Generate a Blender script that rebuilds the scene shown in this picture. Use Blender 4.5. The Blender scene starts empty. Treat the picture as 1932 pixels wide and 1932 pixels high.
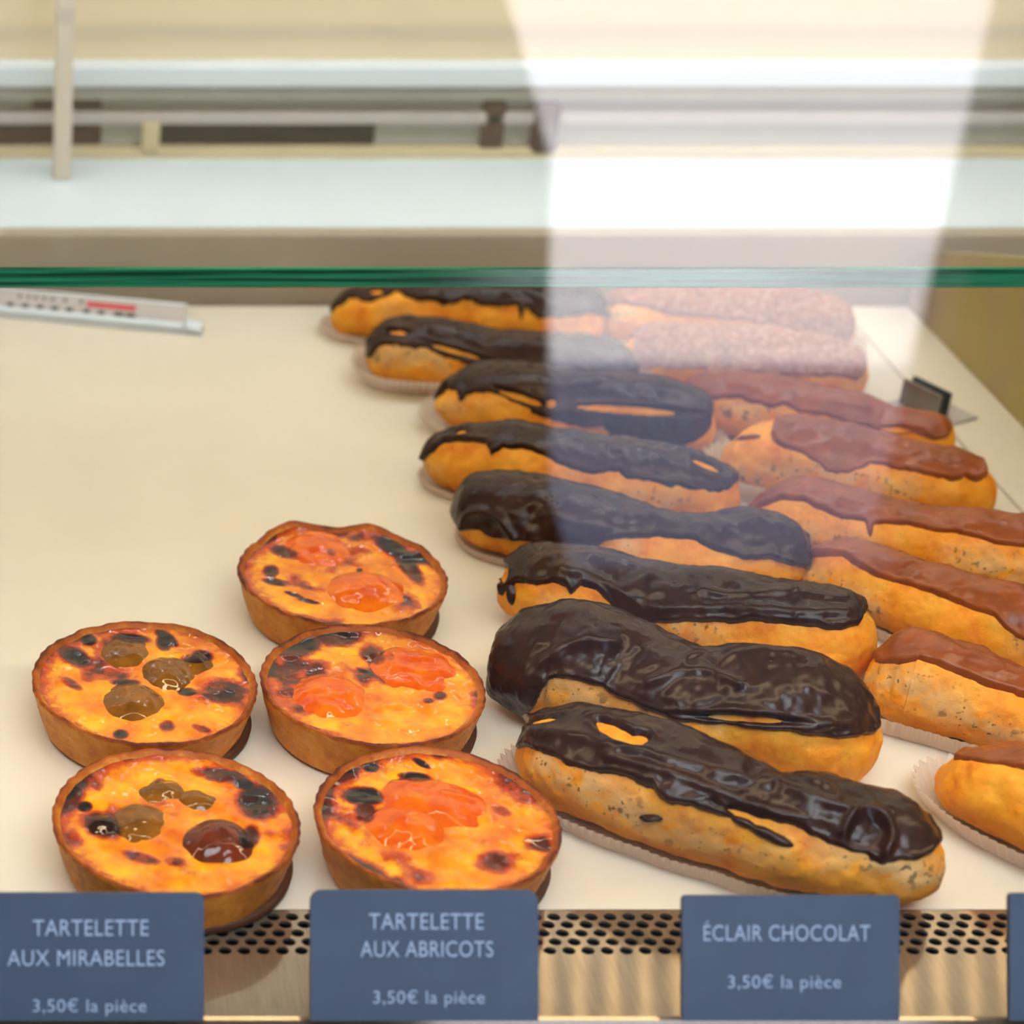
import bpy, bmesh, math, random
import numpy as np
from mathutils import Vector, Matrix

random.seed(4)
PI = math.pi
R = math.radians
scene = bpy.context.scene
COL = scene.collection

# ------------------------------------------------------------------ camera, world, sun, lights, exposure
Z0 = 0.92                      # top of the white display plate above the shop floor
PITCH = R(28.5)
FPX = 4087.0                   # focal length in pixels of a 1932 px frame
CX, CY = -50.0, 966.0          # optical axis (the photo is an off-centre crop -> lens shift)
CAM = np.array([0.0, 0.0, Z0 + 0.488])
AX_R = np.array([1.0, 0, 0])
AX_F = np.array([0, math.cos(PITCH), -math.sin(PITCH)])
AX_U = np.array([0, math.sin(PITCH), math.cos(PITCH)])

cd = bpy.data.cameras.new('camera')
cam = bpy.data.objects.new('camera', cd)
COL.objects.link(cam)
cam.location = CAM
cam.rotation_euler = (PI / 2 - PITCH, 0, 0)
cd.sensor_width = 36.0
cd.lens = 36.0 * FPX / 1932.0
cd.shift_x = (966.0 - CX) / 1932.0
cd.clip_start = 0.02
cd.dof.use_dof = True
cd.dof.focus_distance = 0.845
cd.dof.aperture_fstop = 8.5
scene.camera = cam

world = bpy.data.worlds.new('sky')
scene.world = world
world.use_nodes = True
bg = world.node_tree.nodes['Background']
bg.inputs[0].default_value = (0.58, 0.68, 1.0, 1)
bg.inputs[1].default_value = 3.5


def lamp(name, kind, loc, rot, energy, color, size=None, size_y=None, angle=None):
    l = bpy.data.lights.new(name, kind)
    l.energy = energy
    l.color = color
    if kind == 'AREA':
        l.shape = 'RECTANGLE'
        l.size, l.size_y = size, size_y
    if angle is not None:
        l.angle = angle
    o = bpy.data.objects.new(name, l)
    COL.objects.link(o)
    o.location, o.rotation_euler = loc, rot
    return o


# sun on the pavement outside the shop door (travels along the street and away from the shop)
lamp('sun', 'SUN', (0, -4, 5), (R(-10.5), R(15), 0), 92.0, (1.0, 0.97, 0.95), angle=R(1))
# warm LED rail in the roof of the case (front and back)
lamp('case_lamp_front', 'AREA', (0.22, 0.66, Z0 + 0.425), (R(14), 0, 0), 2.4, (1.0, 0.74, 0.455), 1.3, 0.02)
lamp('case_lamp_back', 'AREA', (0.22, 1.08, Z0 + 0.425), (R(34), 0, 0), 2.3, (0.97, 0.96, 0.96), 1.3, 0.014)
# added overhead fill in front of the counter, no lamp seen there
lamp('front_fill', 'AREA', (0.3, -0.35, 2.6), (R(14), 0, 0), 36.0, (0.86, 0.92, 1.0), 1.6, 0.6)

scene.view_settings.view_transform = 'Standard'
scene.view_settings.look = 'None'
scene.view_settings.gamma = 1.0
scene.view_settings.use_curve_mapping = False
scene.view_settings.exposure = 0.0
scene.cycles.max_bounces = 8
scene.cycles.transparent_max_bounces = 16
scene.cycles.use_denoising = True
scene.cycles.sample_clamp_indirect = 4.0


# ------------------------------------------------------------------ projection helpers
def P(x, y, z):
    """point on the horizontal plane z seen at photo pixel (x, y)"""
    d = AX_F + AX_R * (x - CX) / FPX + AX_U * (CY - y) / FPX
    return CAM + d * ((z - CAM[2]) / d[2])


def PY(x, y, Y):
    """point on the vertical plane Y seen at photo pixel (x, y)"""
    d = AX_F + AX_R * (x - CX) / FPX + AX_U * (CY - y) / FPX
    return CAM + d * (Y / d[1])


def proj(p):
    q = p - CAM
    zc = q @ AX_F
    return CX + FPX * (q @ AX_R) / zc, CY - FPX * (q @ AX_U) / zc, zc


# ------------------------------------------------------------------ noise (numpy value noise)
def _hash(i, j, k, seed):
    n = (i * 374761393 + j * 668265263 + k * 2147483647 + seed * 1274126177) & 0xFFFFFFFF
    n = ((n ^ (n >> 13)) * 1274126177) & 0xFFFFFFFF
    n = n ^ (n >> 16)
    return (n & 0xFFFF) / 32767.5 - 1.0


def vnoise(p, scale, seed=0):
    q = np.asarray(p, dtype=float) * scale + 100.0
    i = np.floor(q).astype(np.int64)
    f = q - i
    f = f * f * f * (f * (f * 6 - 15) + 10)
    out = 0
    for a in (0, 1):
        for b in (0, 1):
            for c in (0, 1):
                w = (f[..., 0] if a else 1 - f[..., 0]) * (f[..., 1] if b else 1 - f[..., 1]) * (f[..., 2] if c else 1 - f[..., 2])
                out = out + w * _hash(i[..., 0] + a, i[..., 1] + b, i[..., 2] + c, seed)
    return out


def fbm(p, scale, seed=0, oct=3):
    return sum(vnoise(p, scale * 2 ** o, seed + o * 17) / 2 ** o for o in range(oct))


def sstep(a, b, x):
    t = np.clip((x - a) / (b - a), 0, 1)
    return t * t * (3 - 2 * t)


# ------------------------------------------------------------------ object helpers
def mesh_obj(name, verts, faces, mat, parent=None, smooth=True, attrs=None, origin=None):
    v = np.asarray(verts, dtype=float)
    if origin is not None:
        v = v - np.asarray(origin)
    me = bpy.data.meshes.new(name)
    me.from_pydata(v.tolist(), [], [tuple(int(i) for i in f) for f in faces])
    if attrs:
        for k, a in attrs.items():
            at = me.attributes.new(k, 'FLOAT', 'POINT')
            at.data.foreach_set('value', np.asarray(a, dtype=np.float32).ravel())
    me.update()
    if smooth:
        me.polygons.foreach_set('use_smooth', [True] * len(me.polygons))
    mats = mat if isinstance(mat, (list, tuple)) else [mat]
    for m in mats:
        me.materials.append(m)
    o = bpy.data.objects.new(name, me)
    COL.objects.link(o)
    if parent is not None:
        o.parent = parent
    return o


def thing(name, label, cat, loc=(0, 0, 0), group=None):
    o = bpy.data.objects.new(name, None)
    COL.objects.link(o)
    o.empty_display_size = 0.02
    o.location = [float(c) for c in loc]
    return tag(o, label, cat, group)


def tag(o, label, cat, group=None):
    o['label'], o['category'] = label, cat
    if group:
        o['group'] = group
    return o


def structure(o):
    o['kind'] = 'structure'
    return o


def grid_faces(nu, nv, wrap_u=False, wrap_v=False):
    f = []
    for i in range(nu if wrap_u else nu - 1):
        for j in range(nv if wrap_v else nv - 1):
            a, b = i % nu, (i + 1) % nu
            c, d = j % nv, (j + 1) % nv
            f.append((a * nv + c, b * nv + c, b * nv + d, a * nv + d))
    return f


def box(name, lo, hi, mat, parent=None, bevel=0.0, seg=2, origin=None, smooth=False):
    bm = bmesh.new()
    bmesh.ops.create_cube(bm, size=1.0)
    lo, hi = np.array(lo, float), np.array(hi, float)
    og = np.zeros(3) if origin is None else np.asarray(origin, float)
    for v in bm.verts:
        v.co = Vector(((lo + hi) / 2 + np.array(v.co) * (hi - lo) - og).tolist())
    if bevel:
        bmesh.ops.bevel(bm, geom=bm.edges[:], offset=bevel, segments=seg, affect='EDGES', profile=0.6)
    me = bpy.data.meshes.new(name)
    bm.to_mesh(me)
    bm.free()
    for m in (mat if isinstance(mat, (list, tuple)) else [mat]):
        me.materials.append(m)
    if smooth:
        me.polygons.foreach_set('use_smooth', [True] * len(me.polygons))
    o = bpy.data.objects.new(name, me)
    COL.objects.link(o)
    if parent is not None:
        o.parent = parent
    return o


def prism(name, poly, n, thick, mat, parent=None, origin=None):
    """polygon (list of 3D points) extruded by thick along n"""
    p = np.array(poly, float)
    q = p + np.asarray(n, float) * thick
    k = len(p)
    faces = [tuple(range(k)), tuple(range(2 * k - 1, k - 1, -1))]
    for i in range(k):
        j = (i + 1) % k
        faces.append((i, i + k, j + k, j))
    o = mesh_obj(name, np.vstack([p, q]), faces, mat, parent, smooth=False, origin=origin)
    bm = bmesh.new()
    bm.from_mesh(o.data)
    bmesh.ops.recalc_face_normals(bm, faces=bm.faces)
    bm.to_mesh(o.data)
    bm.free()
    return o


# ------------------------------------------------------------------ materials
def srgb(r, g, b):
    f = lambda c: (c / 255) / 12.92 if c <= 10 else (((c / 255) + 0.055) / 1.055) ** 2.4
    return (f(r), f(g), f(b), 1)


def new_mat(name):
    m = bpy.data.materials.new(name)
    m.use_nodes = True
    nt = m.node_tree
    return m, nt, nt.nodes['Principled BSDF']


def N(nt, t, **kw):
    n = nt.nodes.new('ShaderNode' + t)
    for k, v in kw.items():
        setattr(n, k, v)
    return n


def noise_node(nt, scale, detail=3.0, rough=0.55, coord='Object', vec=None, stretch=None):
    tc = N(nt, 'TexCoord')
    nz = N(nt, 'TexNoise')
    nz.inputs['Scale'].default_value = scale
    nz.inputs['Detail'].default_value = detail
    nz.inputs['Roughness'].default_value = rough
    if stretch:
        mp = N(nt, 'Mapping')
        mp.inputs['Scale'].default_value = stretch
        nt.links.new(tc.outputs[coord], mp.inputs['Vector'])
        nt.links.new(mp.outputs[0], nz.inputs['Vector'])
    else:
        nt.links.new(tc.outputs[coord], nz.inputs['Vector'])
    return nz.outputs['Fac']


def ramp(nt, fac, stops):
    r = N(nt, 'ValToRGB')
    el = r.color_ramp.elements
    while len(el) < len(stops):
        el.new(0.5)
    for e, (p, c) in zip(el, stops):
        e.position, e.color = p, c
    nt.links.new(fac, r.inputs[0])
    return r.outputs[0]


def mixc(nt, fac, a, b, mode='MIX'):
    m = N(nt, 'Mix', data_type='RGBA', blend_type=mode)
    for sock, v in ((m.inputs[0], fac), (m.inputs[6], a), (m.inputs[7], b)):
        if hasattr(v, 'is_output'):
            nt.links.new(v, sock)
        else:
            sock.default_value = v
    return m.outputs[2]


def math_n(nt, op, a, b=None, clamp=False):
    m = N(nt, 'Math', operation=op, use_clamp=clamp)
    for i, v in enumerate((a, b)):
        if v is None:
            continue
        if hasattr(v, 'is_output'):
            nt.links.new(v, m.inputs[i])
        else:
            m.inputs[i].default_value = v
    return m.outputs[0]


def maprange(nt, v, a, b, c=0.0, d=1.0):
    m = N(nt, 'MapRange')
    m.interpolation_type = 'SMOOTHSTEP'
    nt.links.new(v, m.inputs[0])
    for i, x in enumerate((a, b, c, d)):
        m.inputs[i + 1].default_value = x
    return m.outputs[0]


def bump(nt, bsdf, h, strength, dist, inp='Normal'):
    b = N(nt, 'Bump')
    b.inputs['Strength'].default_value = strength
    b.inputs['Distance'].default_value = dist
    nt.links.new(h, b.inputs['Height'])
    nt.links.new(b.outputs[0], bsdf.inputs[inp])
    return b


def attr(nt, name):
    a = N(nt, 'Attribute')
    a.attribute_name = name
    return a.outputs['Fac']


def plain(name, col, rough=0.5, metal=0.0, nscale=40.0, var=0.06, bumpd=0.0, spec=None):
    m, nt, b = new_mat(name)
    f = noise_node(nt, nscale)
    c2 = tuple(max(0, c * (1 - 2 * var)) for c in col[:3]) + (1,)
    c1 = tuple(min(1, c * (1 + var)) for c in col[:3]) + (1,)
    nt.links.new(ramp(nt, f, [(0.3, c2), (0.7, c1)]), b.inputs['Base Color'])
    b.inputs['Roughness'].default_value = rough
    b.inputs['Metallic'].default_value = metal
    if spec is not None:
        b.inputs['Specular IOR Level'].default_value = spec
    if bumpd:
        bump(nt, b, f, 0.4, bumpd)
    return m


def emit(name, col, strength):
    m, nt, b = new_mat(name)
    b.inputs['Base Color'].default_value = col
    b.inputs['Emission Color'].default_value = col
    b.inputs['Emission Strength'].default_value = strength
    return m


def glass(name, tint, r0=0.042, graze=1.0):
    """thin clear pane: transparent + Schlick mirror reflection"""
    m = bpy.data.materials.new(name)
    m.use_nodes = True
    nt = m.node_tree
    nt.nodes.clear()
    out = N(nt, 'OutputMaterial')
    tr = N(nt, 'BsdfTransparent')
    tr.inputs[0].default_value = tint
    gl = N(nt, 'BsdfGlossy')
    gl.inputs['Roughness'].default_value = 0.0
    gl.inputs[0].default_value = (1, 1, 1, 1)
    lw = N(nt, 'LayerWeight')
    lw.inputs['Blend'].default_value = 0.5
    p5 = math_n(nt, 'POWER', lw.outputs['Facing'], 5.0)
    fac = math_n(nt, 'MULTIPLY_ADD', p5, (1 - r0) * graze)
    fac.node.inputs[2].default_value = r0
    mx = N(nt, 'MixShader')
    nt.links.new(fac, mx.inputs[0])
    nt.links.new(tr.outputs[0], mx.inputs[1])
    nt.links.new(gl.outputs[0], mx.inputs[2])
    nt.links.new(mx.outputs[0], out.inputs[0])
    return m


def dough_mat(name, light, mid, dark, pale):
    m, nt, b = new_mat(name)
    n1 = noise_node(nt, 55, 4, 0.6)
    c = ramp(nt, n1, [(0.30, dark), (0.46, mid), (0.68, light)])
    # pale burst band along the side, broken up by noise
    band = attr(nt, 'band')
    n2 = noise_node(nt, 90, 3, 0.6)
    bf = math_n(nt, 'MULTIPLY', band, maprange(nt, n2, 0.34, 0.56))
    c = mixc(nt, bf, c, pale)
    # dark pores and specks, mostly in the burst band
    n3 = noise_node(nt, 420, 2, 0.5)
    sp = maprange(nt, n3, 0.64, 0.69)
    amt = math_n(nt, 'MULTIPLY_ADD', band, 0.7)
    amt.node.inputs[2].default_value = 0.1
    c = mixc(nt, math_n(nt, 'MULTIPLY', sp, amt), c, srgb(40, 20, 10))
    n4 = noise_node(nt, 190, 2, 0.5)
    sp2 = math_n(nt, 'MULTIPLY', maprange(nt, n4, 0.62, 0.70), band)
    c = mixc(nt, math_n(nt, 'MULTIPLY', sp2, 0.75), c, srgb(92, 70, 48))
    nt.links.new(c, b.inputs['Base Color'])
    b.inputs['Roughness'].default_value = 0.55
    b.inputs['Specular IOR Level'].default_value = 0.3
    n5 = noise_node(nt, 200, 4, 0.65)
    bump(nt, b, n5, 0.55, 0.0011)
    return m


def glaze_mat(name, c_dark, c_light, rough=0.3, sugar=False, spec=0.4):
    m, nt, b = new_mat(name)
    n1 = noise_node(nt, 70, 3, 0.6)
    c = ramp(nt, n1, [(0.3, c_dark), (0.72, c_light)])
    if sugar:
        n2 = noise_node(nt, 330, 3, 0.7)
        c = mixc(nt, math_n(nt, 'MULTIPLY', maprange(nt, n2, 0.42, 0.66), 0.32), c, srgb(226, 196, 182))
    nt.links.new(c, b.inputs['Base Color'])
    b.inputs['Roughness'].default_value = rough
    b.inputs['Specular IOR Level'].default_value = spec
    n3 = noise_node(nt, 60, 3, 0.5, stretch=(0.5, 1, 1))
    bump(nt, b, n3, 0.12, 0.0014)
    return m


def custard_mat(name):
    m, nt, b = new_mat(name)
    n1 = noise_node(nt, 60, 3, 0.6)
    c = ramp(nt, n1, [(0.3, srgb(216, 96, 0)), (0.5, srgb(240, 144, 0)), (0.7, srgb(252, 188, 6))])
    sc = attr(nt, 'scorch')
    n2 = noise_node(nt, 260, 4, 0.7)
    s2 = math_n(nt, 'ADD', sc, math_n(nt, 'MULTIPLY', math_n(nt, 'SUBTRACT', n2, 0.5), 0.7))
    c = mixc(nt, maprange(nt, s2, 0.15, 0.5), c, srgb(190, 66, 8))
    c = mixc(nt, maprange(nt, s2, 0.45, 0.75), c, srgb(84, 24, 8))
    c = mixc(nt, maprange(nt, s2, 0.85, 1.1), c, srgb(22, 7, 5))
    nt.links.new(c, b.inputs['Base Color'])
    b.inputs['Roughness'].default_value = 0.45
    b.inputs['Specular IOR Level'].default_value = 0.15
    b.inputs['Coat Weight'].default_value = 0.9
    b.inputs['Coat IOR'].default_value = 1.46
    b.inputs['Coat Roughness'].default_value = 0.015
    n3 = noise_node(nt, 85, 2.5, 0.5)
    bump(nt, b, n3, 0.5, 0.0008, 'Coat Normal')
    return m


def fruit_mat(name, a, bcol, dark):
    m, nt, b = new_mat(name)
    n1 = noise_node(nt, 90, 3, 0.6)
    c = ramp(nt, n1, [(0.32, a), (0.68, bcol)])
    sc = attr(nt, 'scorch')
    n2 = noise_node(nt, 300, 3, 0.7)
    s2 = math_n(nt, 'ADD', sc, math_n(nt, 'MULTIPLY', math_n(nt, 'SUBTRACT', n2, 0.5), 0.6))
    c = mixc(nt, maprange(nt, s2, 0.3, 0.8), c, dark)
    nt.links.new(c, b.inputs['Base Color'])
    b.inputs['Roughness'].default_value = 0.25
    b.inputs['Subsurface Weight'].default_value = 0.0
    b.inputs['Specular IOR Level'].default_value = 0.05
    b.inputs['Coat Weight'].default_value = 0.9
    b.inputs['Coat IOR'].default_value = 1.46
    b.inputs['Coat Roughness'].default_value = 0.015
    n3 = noise_node(nt, 95, 2.5, 0.5)
    bump(nt, b, n3, 0.5, 0.0008, 'Coat Normal')
    return m


def crust_mat(name):
    m, nt, b = new_mat(name)
    n1 = noise_node(nt, 110, 5, 0.65)
    c = ramp(nt, n1, [(0.3, srgb(176, 98, 26)), (0.5, srgb(214, 136, 44)), (0.72, srgb(232, 164, 66))])
    bk = attr(nt, 'bake')
    n2 = noise_node(nt, 150, 3, 0.6)
    s = math_n(nt, 'ADD', bk, math_n(nt, 'MULTIPLY', math_n(nt, 'SUBTRACT', n2, 0.5), 0.8))
    c = mixc(nt, maprange(nt, s, 0.3, 0.75), c, srgb(168, 82, 18))
    c = mixc(nt, maprange(nt, s, 0.75, 1.15), c, srgb(92, 32, 10))
    n3 = noise_node(nt, 600, 2, 0.5)
    c = mixc(nt, math_n(nt, 'MULTIPLY', maprange(nt, n3, 0.68, 0.74), 0.6), c, srgb(80, 34, 10))
    nt.links.new(c, b.inputs['Base Color'])
    b.inputs['Roughness'].default_value = 0.5
    b.inputs['Specular IOR Level'].default_value = 0.3
    bump(nt, b, noise_node(nt, 350, 4, 0.7), 0.4, 0.0006)
    return m


def paper_mat(name, col, *a):
    m = plain(name, col, *a)
    nt = m.node_tree
    b = nt.nodes['Principled BSDF']
    tl = N(nt, 'BsdfTranslucent')
    tl.inputs[0].default_value = col
    mx = N(nt, 'MixShader')
    mx.inputs[0].default_value = 0.4
    nt.links.new(b.outputs[0], mx.inputs[1])
    nt.links.new(tl.outputs[0], mx.inputs[2])
    nt.links.new(mx.outputs[0], nt.nodes['Material Output'].inputs[0])
    return m


M = {}
M['plate'] = plain('white_plate', srgb(232, 224, 208), 0.28, 0, 25, 0.015)
M['white'] = plain('white_lacquer', srgb(226, 240, 252), 0.35, 0, 20, 0.01)
M['cream'] = plain('cream_panel', srgb(214, 200, 160), 0.5, 0, 20, 0.02)
M['beige'] = plain('beige_panel', srgb(236, 218, 186), 0.6, 0, 12, 0.02)
M['taupe'] = plain('taupe_panel', srgb(170, 158, 142), 0.5, 0, 12, 0.03)
def olive_mat():
    m, nt, b = new_mat('olive_brown_panel')
    f = noise_node(nt, 13, 1.0, 0.4)
    nt.links.new(ramp(nt, f, [(0.36, srgb(120, 104, 74)), (0.5, srgb(176, 154, 118)), (0.62, srgb(178, 162, 98))]), b.inputs['Base Color'])
    b.inputs['Roughness'].default_value = 0.4
    return m


M['olive'] = olive_mat()
M['reflection_bar'] = plain('ivory_bar', srgb(226, 216, 200), 0.4, 0, 14, 0.02)
M['greyrail'] = plain('grey_rail', srgb(168, 170, 160), 0.45, 0.2, 12, 0.04)
M['black'] = plain('black_recess', srgb(10, 9, 9), 0.9, 0, 20, 0.1, 0, 0.0)
M['brown'] = plain('dark_brown', srgb(62, 42, 36), 0.8, 0, 20, 0.1, 0, 0.1)
M['cabinet'] = plain('cabinet_grey', srgb(120, 116, 110), 0.6, 0, 10, 0.03)
M['room'] = plain('room_paint', srgb(92, 88, 84), 0.8, 0, 4, 0.04)
M['floor'] = plain('floor_tile', srgb(52, 48, 46), 0.6, 0, 6, 0.08)
M['step'] = plain('pale_step', srgb(206, 206, 214), 0.7, 0, 8, 0.04)
M['pavement'] = plain('pavement', srgb(218, 214, 212), 0.85, 0, 5, 0.05)
M['road'] = plain('asphalt', srgb(128, 124, 128), 0.85, 0, 5, 0.1)
M['glass'] = glass('clear_glass', (0.985, 0.995, 0.99, 1))
M['shelfglass'] = glass('shelf_glass', (0.97, 0.99, 0.985, 1), 0.010, 0.15)
M['tagcard'] = plain('slate_card', srgb(72, 88, 114), 0.45, 0, 60, 0.04)
M['letter'] = plain('white_lettering', srgb(176, 196, 230), 0.6, 0, 60, 0.02)
M['paper'] = paper_mat('white_paper', srgb(248, 240, 228), 0.7, 0, 80, 0.02, 0.0002)
M['steel'] = plain('brushed_steel', srgb(150, 145, 140), 0.3, 1.0, 60, 0.05)
M['darkmetal'] = plain('dark_rubber', srgb(48, 54, 54), 0.5, 0, 60, 0.05)
M['red'] = plain('red_scale', srgb(206, 24, 40), 0.5, 0, 60, 0.02)
M['ink'] = plain('dark_ink', srgb(26, 26, 34), 0.6, 0, 60, 0.02)
M['stripgrey'] = plain('grey_plastic', srgb(190, 184, 182), 0.45, 0, 60, 0.02)
M['dough'] = dough_mat('baked_choux', srgb(254, 184, 60), srgb(246, 158, 36), srgb(220, 116, 16), srgb(230, 184, 120))
M['choc'] = glaze_mat('dark_chocolate', srgb(36, 16, 10), srgb(58, 31, 19), 0.27, False, 0.3)
M['milk'] = glaze_mat('caramel_icing', srgb(128, 60, 22), srgb(160, 82, 34), 0.3)
M['sugar'] = glaze_mat('sugared_icing', srgb(132, 74, 44), srgb(156, 96, 62), 0.7, True, 0.2)
M['custard'] = custard_mat('glazed_custard')
M['apricot'] = fruit_mat('apricot_flesh', srgb(216, 72, 0), srgb(238, 118, 0), srgb(104, 24, 4))
M['plum'] = fruit_mat('mirabelle_flesh', srgb(104, 62, 8), srgb(150, 92, 14), srgb(42, 18, 10))
M['darkplum'] = fruit_mat('caramelised_plum', srgb(84, 30, 14), srgb(118, 46, 18), srgb(34, 12, 10))
M['crust'] = crust_mat('shortcrust')
M['base'] = plain('dark_base', srgb(84, 44, 16), 0.6, 0, 200, 0.15)


def edge_glass():
    m, nt, b = new_mat('green_glass_edge')
    f = noise_node(nt, 12, 2, 0.5, stretch=(1, 60, 60))
    nt.links.new(ramp(nt, f, [(0.35, srgb(8, 62, 44)), (0.65, srgb(40, 140, 104))]), b.inputs['Base Color'])
    b.inputs['Roughness'].default_value = 0.12
    return m


M['edge'] = edge_glass()


def brushed():
    m, nt, b = new_mat('brushed_vent_steel')
    f = noise_node(nt, 60, 3, 0.6, stretch=(30, 1, 1))
    nt.links.new(ramp(nt, f, [(0.3, srgb(150, 132, 112)), (0.7, srgb(176, 156, 132))]), b.inputs['Base Color'])
    b.inputs['Metallic'].default_value = 0.7
    b.inputs['Roughness'].default_value = 0.125
    b.inputs['Anisotropic'].default_value = 1.0
    tg = N(nt, 'CombineXYZ')
    tg.inputs[1].default_value = 1.0
    nt.links.new(tg.outputs[0], b.inputs['Tangent'])
    return m


M['brushed'] = brushed()

# ------------------------------------------------------------------ the room
RX0, RX1, RY0, RY1, RZ = -1.7, 2.3, -1.41, 2.4, 2.75
structure(box('floor', (RX0 - .1, RY0, -0.1), (RX1 + .1, RY1 + .1, 0), M['floor']))
structure(box('ceiling', (RX0 - .1, RY0 - .1, RZ), (RX1 + .1, RY1 + .1, RZ + .1), M['room']))
structure(box('wall_left', (RX0 - .1, RY0 - .1, 0), (RX0, RY1 + .1, RZ), M['room']))
structure(box('wall_right', (RX1, RY0 - .1, 0), (RX1 + .1, RY1 + .1, RZ), M['room']))
structure(box('wall_back', (RX0, RY1, 0), (RX1, RY1 + .1, RZ), M['room']))
# street wall with doorway and lintel; left leaf added, shaped as the viewer's reflected outline
viewer_outline = [(0.775, 0.0), (0.735, 0.12), (0.70, 0.38), (0.682, 0.55), (0.633, 0.68), (0.60, 0.76), (0.56, 0.95), (0.55, 2.2)]
polyL = [(RX0, RY0, 0.0)] + [(x, RY0, z) for x, z in viewer_outline] + [(RX0, RY0, 2.2)]
structure(prism('reflection_blocker_left', polyL, (0, -1, 0), 0.1, M['room']))
structure(box('wall_street_right', (1.205, RY0 - .1, 0), (RX1, RY0, 2.2), M['room']))
structure(box('wall_street_lintel', (RX0, RY0 - .1, 2.2), (RX1, RY0, RZ), M['room']))
structure(box('step', (-1.7, -2.07, -0.1), (2.3, RY0, -0.005), M['step']))
structure(box('road', (-6, -9.0, -0.25), (7, -3.25, -0.06), M['road']))
structure(box('pavement', (-6, -3.25, -0.2), (7, -2.07, -0.012), M['pavement']))

# ------------------------------------------------------------------ the display case
CX0, CX1 = -0.45, 0.95
YF, YG, YB1, YB2 = 0.607, 0.515, 1.15, 1.294
case = thing('display_case', 'refrigerated bakery display case with front glass, green edged glass shelf and white back rails', 'display case', (0.2, 0.5, 0))
og = np.array([0.2, 0.5, 0])
KW = dict(parent=case, origin=og)
box('cabinet', (CX0, 0.49, 0.0), (CX1, 1.5, Z0 - 0.06), M['cabinet'], **KW)
box('well_floor', (CX0, 0.49, Z0 - 0.06), (CX1, 0.64, Z0 - 0.045), M['black'], **KW)
box('well_wall', (CX0, 0.609, Z0 - 0.045), (CX1, 0.612, Z0 - 0.0062), M['black'], **KW)
box('front_apron', (CX0, 0.49, Z0 - 0.045), (CX1, 0.53, Z0 - 0.006), M['black'], **KW)
box('support_tray', (CX0, 0.62, Z0 - 0.06), (CX1, 1.5, Z0 - 0.0044), M['taupe'], **KW)
# back: low lip, white ledge, rails and beige panel
box('back_lip', (CX0, YB1, Z0 - 0.0125), (CX1, YB1 + 0.012, Z0 + 0.042), M['taupe'], bevel=0.002, **KW)
box('back_ledge', (CX0, YB1 + 0.012, Z0 + 0.02), (CX1, YB2 + 0.02, Z0 + 0.040), M['white'], bevel=0.002, **KW)


def zy(y, Y=YB2):
    return PY(900, y, Y)[2]


def backstrip(name, y0, y1, mat, x0=None, x1=None, depth=0.0, bev=0.0015):
    a = PY(x0, 250, YB2)[0] if x0 is not None else CX0
    b = PY(x1, 250, YB2)[0] if x1 is not None else CX1
    return box(name, (a, YB2 - depth, zy(y1)), (b, YB2 + 0.02, zy(y0)), mat, bevel=bev, **KW)


backstrip('cream_rail', 272, 300, M['cream'], depth=0.010)
backstrip('dark_slot', 228, 272, M['black'], 300, 706, depth=0.001, bev=0)
backstrip('slot_filler', 228, 272, M['greyrail'], 706, None, depth=0.002)
backstrip('slot_filler', 228, 272, M['greyrail'], 190, 300, depth=0.002)
backstrip('slot_filler', 228, 272, M['brown'], None, 190, depth=0.002)
backstrip('latch', 222, 275, M['cream'], 266, 299, depth=0.012)
backstrip('stop_block', 188, 275, M['brown'], 905, 945, depth=0.008)
backstrip('stop_block', 190, 285, M['brown'], 998, 1046, depth=0.010)
backstrip('track_rail', 205, 228, M['stripgrey'], depth=0.008)
backstrip('track_groove', 178, 205, M['greyrail'], None, None, depth=0.001)
backstrip('stop_block', 178, 200, M['brown'], 60, 190, depth=0.004)
backstrip('track_rail', 150, 178, M['greyrail'], depth=0.012)
backstrip('light_profile', 112, 150, M['white'], depth=0.016)
box('back_panel', (CX0, YB2, zy(112)), (CX1, YB2 + 0.02, Z0 + 0.45), M['beige'], **KW)
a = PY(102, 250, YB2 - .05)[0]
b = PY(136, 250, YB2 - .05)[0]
box('reflection_bar', (a, YB2 - 0.05, Z0 + 0.04), (b, YB2 - 0.035, Z0 + 0.45), M['reflection_bar'], bevel=0.002, **KW)  # bar put in for a window-frame reflection, not a part of the case
box('roof', (CX0, 0.50, Z0 + 0.45), (CX1, YB2 + 0.02, Z0 + 0.47), M['white'], **KW)
box('side_panel', (CX0 - 0.01, 0.50, Z0 - 0.06), (CX0, YB2 + 0.02, Z0 + 0.47), M['taupe'], **KW)
box('side_panel', (CX1, 0.50, Z0 - 0.06), (CX1 + 0.01, YB2 + 0.02, Z0 + 0.47), M['taupe'], **KW)
box('front_glass', (CX0, YG - 0.003, Z0 - 0.012), (CX1, YG + 0.003, Z0 + 0.45), M['glass'], **KW)


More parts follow.
